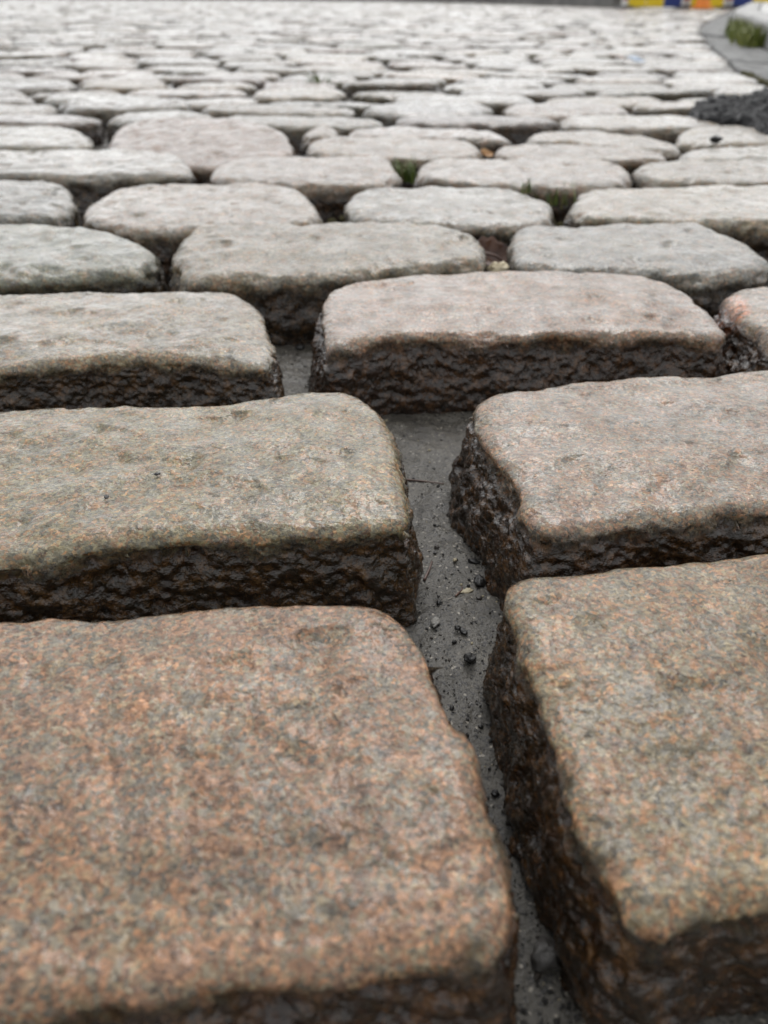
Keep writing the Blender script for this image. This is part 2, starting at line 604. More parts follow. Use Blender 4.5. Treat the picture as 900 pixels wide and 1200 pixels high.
S('C1', [(-110, 352), (-80, 347), (0, 345), (150, 345), (240, 341), (282, 344), (304, 358), (315, 385), (322, 415),
         (319, 434), (295, 436), (240, 428), (150, 422), (60, 431), (0, 439), (-120, 452), (-160, 440)],
  'buff sett with dark rough front at the left edge, third row from below', (1.08, 1.03, 0.90), 0.25, rh=0.0075, rv=0.0060)
S('C2', [(376, 374), (378, 352), (390, 340), (420, 333), (470, 326), (540, 321), (620, 319), (700, 320), (765, 324),
         (802, 343), (832, 365), (850, 388), (851, 399), (835, 402), (800, 398), (750, 396), (690, 396), (600, 400),
         (533, 396), (467, 396), (423, 405), (397, 414), (383, 412), (376, 395)],
  'rose pink sett with brown black front, right of centre, third row', (1.02, 0.93, 0.91), 0.75,
  rh=0.0075, rv=0.0060, depth=0.060, slope=0.30)
S('C3', [(842, 348), (853, 338), (880, 335), (950, 334), (1050, 336), (1190, 345), (1220, 360), (1300, 400),
         (1280, 412), (1100, 420), (960, 425), (915, 416), (893, 400), (868, 378), (850, 362)],
  'sett cut by the right edge with an orange corner, right of the rose pink sett', (1.03, 0.95, 0.86), 0.6, slope=0.3)
S('D1', [(-190, 264), (-150, 259), (0, 261), (70, 264), (130, 271), (168, 282), (190, 297), (190, 308), (165, 317),
         (120, 323), (50, 328), (0, 333), (-120, 338), (-230, 330)],
  'greenish grey sett with a pointed right end at the left edge, fourth row', (0.86, 0.98, 0.90), 0.0)
S('D2', [(196, 305), (204, 284), (219, 268), (245, 261), (330, 262), (450, 262), (525, 263), (554, 270), (570, 288),
         (575, 304), (560, 313), (500, 315), (450, 322), (375, 327), (300, 328), (240, 332), (205, 327)],
  'cream grey rough topped sett directly behind the rose pink sett, left of the dead leaf', (1.05, 1.02, 0.96), 0.15,
  rough=1.5)
S('D3', [(594, 285), (600, 270), (615, 264), (725, 263), (800, 260), (826, 263), (865, 280), (900, 299), (912, 312),
         (895, 322), (800, 327), (750, 323), (650, 320), (610, 314), (597, 301)],
  'blue grey sett with a tapered right end, right of the dead leaf', (0.92, 0.98, 1.02), 0.05, rough=1.2)
S('D4', [(915, 292), (930, 276), (1000, 272), (1180, 275), (1210, 290), (1230, 312), (1100, 322), (950, 318), (925, 308)],
  None, (0.9, 0.85, 0.86), 0.4)
S('E1', [(-150, 216), (-120, 212), (0, 213), (60, 211), (82, 221), (90, 236), (84, 249), (60, 257), (0, 259),
         (-130, 257), (-165, 240)],
  'dark grey sett with a blunt end at the left edge, fifth row', (0.72, 0.75, 0.78), 0.0)
S('E2', [(91, 254), (104, 238), (124, 227), (150, 220), (225, 217), (330, 216), (360, 224), (377, 242), (381, 257),
         (350, 266), (280, 268), (220, 274), (150, 274), (108, 267)],
  'long buff sett with rounded ends behind the greenish grey sett', (1.04, 1.0, 0.94), 0.3)
S('E3', [(399, 245), (407, 230), (430, 222), (500, 219), (570, 221), (620, 225), (643, 238), (656, 254), (645, 263),
         (600, 268), (540, 270), (470, 264), (415, 259)],
  'mid grey sett in the fifth row, in front of the two grass tufts', (0.90, 0.94, 0.94), 0.05)
S('E4', [(665, 243), (674, 228), (695, 221), (740, 219), (900, 218), (960, 218), (1010, 222), (1040, 238), (1040, 258),
         (960, 264), (850, 262), (750, 262), (690, 259), (672, 253)],
  'long yellowish buff sett with a dark left end at the right edge, fifth row', (1.06, 1.02, 0.90), 0.25)
S('F1', [(-180, 181), (-150, 177), (0, 177), (150, 176), (200, 179), (220, 187), (227, 200), (215, 207), (140, 210),
         (0, 206), (-150, 208), (-200, 195)],
  'long bluish grey sett at the left edge, sixth row', (0.93, 0.97, 1.0), 0.1)
S('F2', [(240, 207), (250, 195), (268, 187), (330, 184), (400, 183), (450, 186), (466, 195), (471, 208), (450, 217),
         (380, 220), (300, 217), (255, 215)],
  'mauve grey sett with rounded ends, left of the green grass tuft', (1.0, 0.95, 0.96), 0.35)
S('F3', [(483, 203), (492, 192), (515, 187), (580, 187), (660, 185), (715, 189), (739, 200), (748, 211), (720, 219),
         (640, 223), (560, 217), (500, 214)],
  'mauve grey sett with a sloping right end, right of the green grass tuft', (0.98, 0.95, 0.96), 0.3)
S('F4', [(737, 199), (750, 191), (800, 189), (900, 188), (960, 190), (985, 200), (990, 212), (950, 219), (850, 218),
         (770, 215), (748, 209)],
  'pale grey sett with a dark left end at the right edge, sixth row', (1.0, 0.98, 0.95), 0.15)
S('G1', [(-130, 149), (0, 146), (60, 147), (95, 153), (111, 164), (108, 172), (60, 176), (-100, 176), (-150, 162)],
  'pale grey sett at the left edge, seventh row', (0.96, 0.97, 1.0), 0.1)
S('G2', [(124, 169), (134, 157), (155, 149), (220, 147), (300, 149), (336, 158), (348, 171), (335, 181), (290, 185),
         (230, 188), (160, 182), (130, 177)],
  'rust mottled sett with a rough sloping front, seventh row, left of centre', (0.80, 0.70, 0.62), 0.75, zt=0.003,
  rough=1.3, tilt=(0, 0.08))
S('G3', [(354, 173), (365, 164), (400, 161), (470, 162), (540, 163), (563, 172), (570, 182), (540, 188), (470, 188),
         (400, 185), (365, 181)],
  'pinkish white sett in the seventh row, left of the small ochre leaf', (1.02, 0.97, 0.95), 0.3)
S('G4', [(576, 181), (585, 172), (630, 169), (700, 171), (760, 177), (790, 186), (770, 192), (700, 191), (620, 188),
         (585, 186)],
  'long dull mauve sett with a pointed right end, right of the small ochre leaf', (0.92, 0.88, 0.88), 0.3)
S('G5', [(792, 185), (805, 176), (840, 174), (900, 171), (960, 171), (985, 178), (985, 187), (940, 190), (850, 190),
         (805, 189)],
  'pale sett at the right edge, in front of the sett carrying a black pebble', (1.0, 0.98, 0.97), 0.2)
S('R0', [(352, 159), (362, 151), (385, 149), (398, 154), (396, 161), (372, 163), (356, 163)],
  'very short sett squeezed in behind the gap of the seventh row, left of centre', (0.95, 0.93, 0.9), 0.3)
S('R1', [(404, 158), (415, 151), (480, 150), (570, 154), (604, 163), (592, 168), (500, 163), (415, 162)],
  'narrow pale sett right behind the pinkish white sett of the seventh row', (1.0, 0.98, 0.97), 0.2)
S('R2', [(612, 163), (625, 155), (700, 153), (770, 163), (804, 175), (790, 181), (740, 176), (680, 169), (625, 168)],
  'pale sett lying askew behind the long dull mauve sett', (1.0, 0.99, 0.97), 0.2)
S('R3', [(788, 164), (800, 152), (840, 147), (900, 150), (960, 155), (970, 167), (900, 170), (830, 172), (800, 171)],
  'whitish sett with a small black pebble on top, near the right edge', (1.02, 1.0, 0.98), 0.15)

ROWZ = []            # world outlines and row data of the traced stones
stuff = []           # geometry of the far mass: (V, F, drop, tint, pink, sid)
sett_no = 0
GROUP = 'granite setts laid in rows across the street'


def add_sett(outline, zt, label, tint, pink, as_stuff=False, **kw):
    global sett_no
    sett_no += 1
    V, F, D, c = sett_geo(outline, zt, sett_no * 1.618 % 61, **kw)
    col = np.tile(np.array([*tint, pink], dtype=np.float32), (len(V), 1))
    sid = np.full(len(V), (sett_no * 0.7548) % 9.0)
    if as_stuff:
        stuff.append((V, F, D, col, sid))
        return None
    loc = np.array([c[0], c[1], 0.0])
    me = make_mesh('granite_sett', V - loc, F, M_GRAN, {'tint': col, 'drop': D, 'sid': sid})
    o = link('granite_sett', me, loc)
    tag(o, label, 'sett', GROUP)
    return o


for key, pts, label, tint, pink, zt, kw in SETTS:
    row = key[0]
    out = np.array([ground_pt(u, v, zt - 0.004) for u, v in pts])
    ROWZ.append((row, out))
    near = row in 'ABC'
    res = dict(N=1000, nt=64, ns=56) if near else (dict(N=420, nt=40, ns=20) if row in 'DE' else dict(N=220, nt=26, ns=12))
    opt = dict(rh=0.014, rv=0.011, dome=0.0014, worn=0.55, rough=1.25)
    opt.update(dict(res, worn=1.0, rough=1.0) if near else res)
    opt.update(kw)
    opt.setdefault('slope', 0.16)
    rt = rng.normal(size=3) * 0.012
    so = add_sett(out, zt, label, tuple(np.clip(np.array(tint) + rt, 0.3, 1.2)), pink, as_stuff=label is None, **opt)
    if key == 'C3':          # its corner is one rusty orange crystal patch
        cx, cy = ground_pt(850, 352, zt)
        at = so.data.attributes['tint'].data
        buf = np.empty(len(at) * 4, dtype=np.float32)
        at.foreach_get('color', buf)
        buf = buf.reshape(-1, 4)
        vv = np.empty(len(at) * 3, dtype=np.float32)
        so.data.vertices.foreach_get('co', vv)
        vv = vv.reshape(-1, 3) + np.array(so.location)
        w = sstep(0.017, 0.010, np.hypot(vv[:, 0] - cx, (vv[:, 1] - cy) * 0.7) + 0.004 * fbm(vv * 120, 2))
        buf[:, :3] = buf[:, :3] * (1 - w[:, None]) + np.array([1.9, 0.95, 0.45]) * w[:, None]
        at.foreach_set('color', buf.reshape(-1))


def box_outline(x0, x1, y0, y1, rnd, skew=0.0, k=0.22):
    """slightly irregular rounded oblong"""
    j = lambda a: rnd.normal() * a
    dx, dy = x1 - x0, y1 - y0
    c = min(dx, dy) * k
    p = [(x0 + c * (1 + j(.2)), y1 + j(.003)), ((x0 + x1) / 2 + j(.01), y1 + j(.003) + .002), (x1 - c * (1 + j(.2)), y1 + j(.003)),
         (x1 + j(.002), y1 - c * (1 + j(.25))), (x1 + j(.003), (y0 + y1) / 2), (x1 + j(.002), y0 + c * (1 + j(.25))),
         (x1 - c * (1 + j(.2)), y0 + j(.003)), ((x0 + x1) / 2 + j(.01), y0 + j(.003) - .002), (x0 + c * (1 + j(.2)), y0 + j(.003)),
         (x0 + j(.002), y0 + c * (1 + j(.25))), (x0 + j(.003), (y0 + y1) / 2), (x0 + j(.002), y1 - c * (1 + j(.25)))]
    cx = (x0 + x1) / 2
    return np.array([(x, y + (x - cx) * skew) for x, y in p])


PAL = [((0.98, 0.98, 0.96), 0.1), ((0.94, 0.97, 1.0), 0.0), ((1.0, 0.95, 0.94), 0.3), ((0.96, 0.95, 0.97), 0.15),
       ((1.03, 1.01, 0.95), 0.15), ((0.88, 0.92, 0.93), 0.05), ((0.80, 0.80, 0.80), 0.2), ((1.04, 1.02, 1.0), 0.1)]
WORDS = ['pale grey', 'bluish grey', 'pale pinkish', 'light mauve', 'pale buff', 'cool grey', 'dull grey', 'whitish']

# neighbours of the traced rows just beyond the picture's edges, and the row under the photographer
rw = np.random.default_rng(5)
for row in 'ABCDEFG':
    outs = [o for r, o in ROWZ if r == row]
    left = min(outs, key=lambda o: o[:, 0].min())
    right = max(outs, key=lambda o: o[:, 0].max())
    for o, sgn in ((left, -1), (right, 1)):
        ext = o[:, 0].min() if sgn < 0 else o[:, 0].max()
        yc, yd = o[:, 1].mean(), min(o[:, 1].max() - o[:, 1].min(), 0.125) / 2
        x = ext + sgn * 0.022
        for _ in range(5):
            L = rw.uniform(0.17, 0.23)
            a, b = sorted((x, x + sgn * L))
            t, pk = PAL[rw.integers(len(PAL))]
            if max(abs(a), abs(b)) < 1.0:
                add_sett(box_outline(a, b, yc - yd, yc + yd, rw), rw.normal() * 0.002, None, t, pk, True, N=160, nt=20, ns=12,
                         rh=0.014, rv=0.010)
            x += sgn * (L + 0.022)
for row_y in (-0.055, -0.20):
    x = -0.75 - row_y
    while x < 0.7:
        L = rw.uniform(0.18, 0.23)
        t, pk = PAL[rw.integers(len(PAL))]
        add_sett(box_outline(x, x + L, row_y - 0.06, row_y + 0.06, rw), 0.0, None, t, pk, True, N=160, nt=20, ns=12, rh=0.012, rv=0.009)
        x += L + 0.024

# the street runs on: rows of setts to the barrier
GUT = np.array([(0.66, 0.9), (0.74, 1.45), (0.816, 1.87), (0.887, 2.22), (1.04, 2.73), (1.24, 3.43), (1.62, 4.64), (2.02, 5.77),
                (2.77, 7.6), (4.46, 11.7), (6.6, 16.0), (9.6, 22.0)])     # line where the setts meet the gutter


def gut_x(y):
    return np.interp(y, GUT[:, 1], GUT[:, 0])


def road_edge_y(x):
    return np.interp(x, [-30, -6, 0, 2.9, 3.7, 12], [46, 36, 28, 19.2, 13.5, 13.3])


ORD = ['first', 'second', 'third', 'fourth', 'fifth', 'sixth', 'seventh', 'eighth', 'ninth', 'tenth', 'eleventh', 'twelfth',
       'thirteenth', 'fourteenth', 'fifteenth', 'sixteenth', 'seventeenth', 'eighteenth', 'nineteenth', 'twentieth']


def ordinal(k):
    if k <= 20:
        return ORD[k - 1]
    tens = {2: 'twenty', 3: 'thirty', 4: 'forty', 5: 'fifty'}[k // 10]
    return f'{tens}-{ORD[k % 10 - 1]}' if k % 10 else {30: 'thirtieth', 40: 'fortieth', 50: 'fiftieth'}[k]


rf = np.random.default_rng(23)
y = 8.0 * H
row_no = 8
individual = 0
TILES = []
while y < 37:
    dep = rf.uniform(0.108, 0.138)
    gap = rf.uniform(0.004, 0.012)
    half = 0.62 * (y + 0.3) + 0.5 if y < 8 else 0.52 * y + 1.2
    x = -half + rf.uniform(-0.1, 0.1)
    wave_a, wave_p = rf.uniform(0.0, 0.02), rf.uniform(0, 6)
    row = []
    while x < half:
        L = rf.uniform(0.15, 0.25)
        g = rf.uniform(0.006, 0.022)
        xc = x + L / 2
        yc = y + dep / 2 + wave_a * math.sin(xc * 1.3 + wave_p)
        dd = dep * rf.uniform(0.86, 1.04)
        room = gut_x(yc) - 0.012 - x
        if room < L + 0.07 and room > 0.06:
            L = room
            xc = x + L / 2
        if x + L < gut_x(yc) - 0.010 and yc + dd / 2 < road_edge_y(xc):
            row.append((x, x + L, yc - dd / 2, yc + dd / 2))
        x += L + g
    seen = []
    for b in row:
        xc, yc = (b[0] + b[1]) / 2, (b[2] + b[3]) / 2
        u0, v0 = project(b[0], yc, 0)
        u1, _ = project(b[1], yc, 0)
        seen.append(u1 > 6 and u0 < 894)
    nvis = sum(seen)
    k_vis = 0
    ind_row = individual + nvis <= 268
    if not ind_row:
        individual = 999
    for b, vis in zip(row, seen):
        wi = rf.integers(len(PAL))
        t, pk = PAL[wi]
        t = tuple(np.clip(np.array(t) * rf.uniform(0.6, 1.12) + rf.normal(size=3) * 0.02, 0.2, 1.15))
        amp = 0.0024 if y < 3 else 0.0032
        zt = rf.normal() * amp
        out = box_outline(*b, rf, rf.normal() * 0.03, k=rf.uniform(0.2, 0.38))
        tl = (rf.normal() * 0.02, rf.normal() * 0.03)
        if vis and ind_row:
            k_vis += 1
            individual += 1
            pos = f'{ordinal(k_vis)} from the left' if k_vis <= (nvis + 1) // 2 else (
                f'{ordinal(nvis - k_vis + 1)} from the right' if nvis - k_vis else 'at the right end')
            if k_vis == 1:
                pos = 'at the left end'
            lab = f'{WORDS[wi]} worn sett {pos} of the {ordinal(row_no)} row from below'
            n_ = 150 if y < 2.2 else 84
            add_sett(out, zt, lab, t, pk, False, N=n_, nt=n_ // 9, ns=7, rh=0.018, rv=0.010, dome=0.002, worn=0.5, tilt=tl, rough=1.1)
        else:
            if y < 4.5:
                add_sett(out, zt, None, t, pk, True, N=48, nt=7, ns=3, rh=0.018, rv=0.009, dome=0.002, worn=0.5, tilt=tl, rough=0.9)
            else:
                TILES.append((*b, zt, *t, pk, rf.normal() * 0.04))
    if individual < 900:
        row_no += 1
    y += dep + gap

# farther setts repeat two dozen hewn shapes, each stretched to its own place
shapes = {}
for far in (0, 1):
    for k in range(12):
        b = box_outline(-0.1, 0.1, -0.06, 0.06, rf, 0, k=rf.uniform(0.2, 0.36))
        shapes[far, k] = sett_geo(b, 0.0, k * 3.1 + far, N=18 if far else 30, nt=4 if far else 6, ns=2, rh=0.018, rv=0.009, dome=0.002, worn=0.5,
                                  rough=0.7)
for n_, (x0, x1, y0, y1, zt, r_, g_, b_, pk, tl) in enumerate(TILES):
    V, F, D, c = shapes[int(y0 > 9), int(rf.integers(12))]
    V = V * np.array([(x1 - x0) / 0.2, (y1 - y0) / 0.12, 1.0])
    V[:, 2] += zt + V[:, 0] * tl * 0.5 + V[:, 1] * tl
    V[:, :2] += ((x0 + x1) / 2, (y0 + y1) / 2)
    stuff.append((V, F, D, np.tile(np.array([r_, g_, b_, pk], dtype=np.float32), (len(V), 1)), np.full(len(V), n_ * 0.7548 % 9)))

# the uncountable rest of the paving: one object
Vs, Fq, Ds, Cs, Is = [], [], [], [], []
off = 0
for V, F, D, colr, sid in stuff:
    Vs.append(V)
    Fq.append(F + off)
    Ds.append(D)
    Cs.append(colr)
    Is.append(sid)
    off += len(V)
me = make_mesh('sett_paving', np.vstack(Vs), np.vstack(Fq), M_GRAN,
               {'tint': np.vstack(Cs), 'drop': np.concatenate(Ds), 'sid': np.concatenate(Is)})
paving = link('sett_paving', me)
tag(paving, 'mass of far pale setts running on to the yellow and blue barriers', 'sett paving', None, 'stuff')


# ------------------------------------------------------------------ gutter, kerb, pavement, asphalt beyond
def offset_line(line, d):
    t = np.gradient(line, axis=0)
    t /= np.linalg.norm(t, axis=1)[:, None]
    return line + np.stack([t[:, 1], -t[:, 0]], 1) * d


def dense(line, step):
    d = np.concatenate([[0], np.cumsum(np.linalg.norm(np.diff(line, axis=0), axis=1))])
    n = max(2, int(d[-1] / step))
    s = np.linspace(0, d[-1], n)
    return np.stack([np.interp(s, d, line[:, 0]), np.interp(s, d, line[:, 1])], 1)


def strip_block(name, line, w0, w1, ztop, zbot, mat, crown=0.0, edge=0.008, nseg=10, noise=0.002, seed=0):
    """a stone of the kerb or gutter following a line, from offset w0 to w1, with rounded arrises"""
    prof = [(w0, zbot), (w0, (ztop + zbot) / 2), (w0, ztop - edge), (w0 + edge * .3, ztop - edge * .3), (w0 + edge, ztop)]
    for k in range(1, nseg):
        f = k / nseg
        prof.append((w0 + edge + (w1 - w0 - 2 * edge) * f, ztop + crown * math.sin(math.pi * f)))
    prof += [(w1 - edge, ztop), (w1 - edge * .3, ztop - edge * .3), (w1, ztop - edge), (w1, (ztop + zbot) / 2), (w1, zbot)]
    prof = np.array(prof)
    n, m = len(line), len(prof)
    V = np.zeros((n, m, 3))
    for j, (w, z) in enumerate(prof):
        V[:, j, :2] = offset_line(line, w)
        V[:, j, 2] = z
    e0, e1 = edge * 0.5, edge * 0.5
    V[0, :, 2] -= np.where(prof[:, 1] > ztop - edge * 1.5, e0, 0)
    V[-1, :, 2] -= np.where(prof[:, 1] > ztop - edge * 1.5, e1, 0)
    V = V.reshape(-1, 3)
    V += noise * np.stack([fbm(V * 26 + seed, 3), fbm(V * 26 + seed + 9, 3), fbm(V * 26 + seed + 5, 3)], 1)
    ix = np.arange(n * m).reshape(n, m)
    F = np.stack([ix[:-1, :-1], ix[:-1, 1:], ix[1:, 1:], ix[1:, :-1]], -1).reshape(-1, 4)
    caps = np.array([list(ix[0, ::-1]), list(ix[-1])])
    return make_mesh(name, V, [F, caps], mat)


gl = dense(GUT, 0.05)
seg_d = np.concatenate([[0], np.cumsum(np.linalg.norm(np.diff(gl, axis=0), axis=1))])


def sub(a, b):
    s = np.linspace(a, b, max(6, int((b - a) / 0.04)))
    return np.stack([np.interp(s, seg_d, gl[:, 0]), np.interp(s, seg_d, gl[:, 1])], 1)


GUTTER_W = 0.17
s = 0.0
gi = 0
rk = np.random.default_rng(3)
gl_words = ['smooth wet grey gutter slab', 'dull grey gutter slab', 'pale gutter slab', 'darker wet gutter slab']
near_words = ['beside the black asphalt patch', 'just before the grassy kerb', 'beside the grass on the kerb', 'past the grassy kerb stone',
              'second past the grassy kerb', 'third past the grassy kerb', 'fourth past the grassy kerb', 'fifth past the grassy kerb']
while s < 9.0:
    L = rk.uniform(0.75, 1.0)
    ln = sub(s, s + L - 0.01)
    o = link('gutter_slab', strip_block('gutter_slab', ln, 0.004, GUTTER_W - 0.006, rk.normal() * 0.002 - 0.003, -0.06, M_SLAB,
                                        crown=-0.006, seed=gi * 3.3))
    tag(o, f'{gl_words[gi % 4]} {near_words[min(gi, 7)] if gi < 8 else "sixth past the grassy kerb" if gi == 8 else "far along the kerb near the barriers, number %d" % (gi - 7)}',
        'gutter slab', 'gutter slabs along the kerb')
    s += L
    gi += 1
# rest of the gutter, too far off to tell slabs apart
tag(link('gutter', strip_block('gutter', sub(s, seg_d[-1]), 0.004, GUTTER_W - 0.006, -0.003, -0.06, M_SLAB)), kind='structure')

s, gi = 0.1, 0
kw_ = ['grey kerb stone at the right edge, nearest of the row', 'grey kerb stone just in front of the grassy one',
       'kerb stone with grass growing on its face', 'pale kerb stone right behind the grassy one']
while s < 8.0:
    L = rk.uniform(0.85, 1.15)
    ln = sub(s, s + L - 0.008)
    o = link('kerb_stone', strip_block('kerb_stone', ln, GUTTER_W, GUTTER_W + 0.14, 0.078 + rk.normal() * 0.002, -0.07, M_KERB, edge=0.014,
                                       seed=gi * 2.7 + 50))
    tag(o, kw_[gi] if gi < 4 else f'pale kerb stone, {ordinal(gi - 2)} behind the grassy one', 'kerb stone', 'kerb stones along the gutter')
    s += L
    gi += 1
tag(link('kerb', strip_block('kerb', sub(s, seg_d[-1]), GUTTER_W, GUTTER_W + 0.14, 0.078, -0.07, M_KERB, edge=0.014)), kind='structure')
pv = dense(GUT, 0.3)
tag(link('pavement', strip_block('pavement', pv, GUTTER_W + 0.148, GUTTER_W + 6.0, 0.074, -0.08, M_PAVE, nseg=30)), kind='structure')

# asphalt street beyond the setts
rx = np.linspace(-60, 60, 121)
ry = np.concatenate([[0, 0.05], np.linspace(0.5, 90, 60)])
V = np.array([(x, road_edge_y(x) + t, -0.016 + 0.018 * min(1, t / 0.05)) for t in ry for x in rx])
ixr = np.arange(len(V)).reshape(len(ry), len(rx))
F = np.stack([ixr[:-1, :-1], ixr[:-1, 1:], ixr[1:, 1:], ixr[1:, :-1]], -1).reshape(-1, 4)
tag(link('road', make_mesh('road', V, F, M_ASPH)), kind='structure')


# low dark stone wall closing the far side
wl = dense(np.array([(3.72, 13.4), (3.6, 14.4), (2.9, 19.4), (0, 28.2), (-6, 36.2), (-14, 42)]), 0.3)
o = link('low_wall', strip_block('low_wall', wl, -0.35, 0.0, 0.55, -0.08, M_WALL, edge=0.03, noise=0.012))
tag(o, 'low dark stone wall along the far end of the setts, left of the barriers', 'wall')

# ------------------------------------------------------------------ lumpy solids: pebbles, asphalt patch
def lump_geo(size, seed, nlat=14, nlon=22, rough=0.35, flat=0.7):
    th = np.linspace(0.02, math.pi - 0.02, nlat)
    ph = np.linspace(0, 2 * math.pi, nlon, endpoint=False)
    T, Pp = np.meshgrid(th, ph, indexing='ij')
    D = np.stack([np.sin(T) * np.cos(Pp), np.sin(T) * np.sin(Pp), np.cos(T)], -1).reshape(-1, 3)
    r = 1 + rough * fbm(D * 1.4 + seed * 3.7, 3, 0.6)
    V = D * r[:, None] * np.array(size) / 2
    V[:, 2] *= flat
    ix = np.arange(nlat * nlon).reshape(nlat, nlon)
    nx_ = np.roll(ix, -1, 1)
    F = np.stack([ix[:-1], ix[1:], nx_[1:], nx_[:-1]], -1).reshape(-1, 4)
    caps = np.array([list(ix[0]), list(ix[-1][::-1])])
    return V, F, caps


def pebble(u, v, z, size, colr, label, name='pebble', group='pebbles and crumbs lying in the joint', seed=1):
    V, F, caps = lump_geo(size, seed)
    x, yv = ground_pt(u, v, z)
    me = make_mesh(name, V, [F, caps], M_GRIT, {'tint': np.tile(np.array([*colr, 1]), (len(V), 1))})
    o = link(name, me, (x, yv, z + size[2] * 0.22))
    o.rotation_euler = (0, 0, seed * 1.3)
    tag(o, label, 'pebble', group)
    return o


def joint(u, v):
    x, yv = ground_pt(u, v, MUD)
    return float(mud_z(np.array([x]), np.array([yv]))[0])


BLK, BRN, PALE = (0.012, 0.011, 0.010), (0.035, 0.027, 0.020), (0.42, 0.36, 0.24)
PEB = [(562, 684, (.0075, .006, .006), BLK, 'largest black crumb on the mud of the joint, beside pale grains'),
       (555, 659, (.007, .003, .003), BLK, 'oblong black crumb on the mud just above the largest crumb'),
       (550, 773, (.0055, .005, .005), BLK, 'lone round black pebble in the joint between the two front setts'),
       (543, 741, (.0045, .003, .003), BLK, 'small black pebble of a pair in the middle of the joint'),
       (536, 737, (.003, .003, .003), BLK, 'tiny round black pebble of a pair in the middle of the joint'),
       (512, 643, (.004, .003, .003), BRN, 'dark brown crumb on the mud beside the buff sett'),
       (515, 708, (.003, .003, .003), BLK, 'black crumb on the mud at the corner of the buff sett'),
       (535, 622, (.0034, .003, .003), BLK, 'left black crumb of two at the top of the muddy joint'),
       (547, 624, (.0032, .003, .003), BLK, 'right black crumb of two at the top of the muddy joint'),
       (547, 694, (.006, .0035, .003), PALE, 'pale yellowish grain cluster on the mud below the largest crumb'),
       (533, 657, (.0022, .002, .002), PALE, 'pale round grain left of the oblong black crumb'),
       (562, 701, (.0028, .0024, .002), BRN, 'brown grain right of the pale yellowish cluster'),
       (510, 730, (.006, .004, .0025), (0.2, 0.19, 0.17), 'flat grey stone chip on the mud beside the pinkish sett'),
       (580, 931, (.003, .003, .0028), BLK, 'black crumb deep in the narrow part of the joint'),
       (640, 1122, (.011, .009, .008), (0.07, 0.065, 0.06), 'grey mud lump low in the joint near the lower edge'),
       (352, 408, (.008, .007, .005), BLK, 'black crumb in the joint left of the rose pink sett')]
for i, (u, v, sz, cc, lab) in enumerate(PEB):
    pebble(u, v, joint(u, v), tuple(0.8 * q for q in sz), cc, lab, seed=i + 1)
pebble(838, 166, 0.001, (.014, .012, .012), BLK, 'small black pebble on a whitish sett near the right edge', group=None, seed=31)
pebble(125, 583, 0.0005, (.0028, .0016, .0014), BLK, 'black speck on the buff sett, left of two', group='specks on the buff sett', seed=33)
pebble(184, 556, 0.0005, (.0024, .0015, .0012), BLK, 'black speck on the buff sett, right of two', group='specks on the buff sett', seed=34)

# fine grit nobody could count
gV, gF, gC = [], [], []
off = 0
rg = np.random.default_rng(77)
base, bF, bcaps = lump_geo((1, 1, 1), 3.3, 5, 7, 0.3, 0.8)
spots = []
while len(spots) < 2600:
    u, v = rg.uniform(440, 700), rg.uniform(495, 1200)
    spots.append((*ground_pt(u, v, MUD), 1))
for _ in range(160):
    u, v = rg.uniform(325, 380), rg.uniform(375, 460)
    spots.append((*ground_pt(u, v, MUD), 1.3))
for x, yv, k in spots:
    z = float(mud_z(np.array([x]), np.array([yv]))[0])
    sz = k * min(0.0016, 0.00032 * math.exp(abs(rg.normal()) * 0.65))
    a = rg.uniform(0, 6.28)
    Rm = np.array([[math.cos(a), -math.sin(a), 0], [math.sin(a), math.cos(a), 0], [0, 0, 1]])
    V = (base * np.array([sz * rg.uniform(.8, 1.7), sz, sz])) @ Rm.T + np.array([x, yv, z + sz * 0.2])
    cc = [BLK, BLK, BRN, (0.10, 0.095, 0.085), PALE][rg.choice(5, p=[.34, .26, .2, .16, .04])]
    gV.append(V)
    gF.append(bF + off)
    gC.append(np.tile([*cc, 1], (len(V), 1)))
    off += len(V)
tag(link('grit', make_mesh('grit', np.vstack(gV), np.vstack(gF), M_GRIT, {'tint': np.vstack(gC)})),
    'fine dark and pale grit scattered over the mud in the joints', 'grit', None, 'stuff')


# thin twigs lying in the mud
def tube(name, pts, r, mat, nsec=7):
    pts = np.array(pts, float)
    n = len(pts)
    t = np.gradient(pts, axis=0)
    t /= np.linalg.norm(t, axis=1)[:, None]
    up = np.array([0.13, 0.21, 0.97])
    a = np.cross(t, up)
    a /= np.linalg.norm(a, axis=1)[:, None]
    b = np.cross(t, a)
    rr = r * np.linspace(1, 0.55, n)
    V = []
    for k in range(nsec):
        ang = 2 * math.pi * k / nsec
        V.append(pts + (a * math.cos(ang) + b * math.sin(ang)) * rr[:, None])
    V = np.stack(V, 1).reshape(-1, 3)
    ix = np.arange(n * nsec).reshape(n, nsec)
    nx_ = np.roll(ix, -1, 1)
    F = np.stack([ix[:-1], ix[1:], nx_[1:], nx_[:-1]], -1).reshape(-1, 4)
    caps = np.array([list(ix[0]), list(ix[-1][::-1])])
    return V, F, caps


def twig(px, r, label):
    P = []
    for u, v in px:
        x, yv = ground_pt(u, v, MUD)
        P.append((x, yv, joint(u, v) + r * 0.6))
    P = np.array(P)
    tt = np.linspace(0, len(P) - 1, 14)
    P = np.stack([np.interp(tt, range(len(P)), P[:, k]) for k in range(3)], 1)
    V, F, caps = tube('twig', P, r, M_STEM)
    tag(link('twig', make_mesh('twig', V, [F, caps], M_STEM)), label, 'twig', 'thin twigs in the joint')


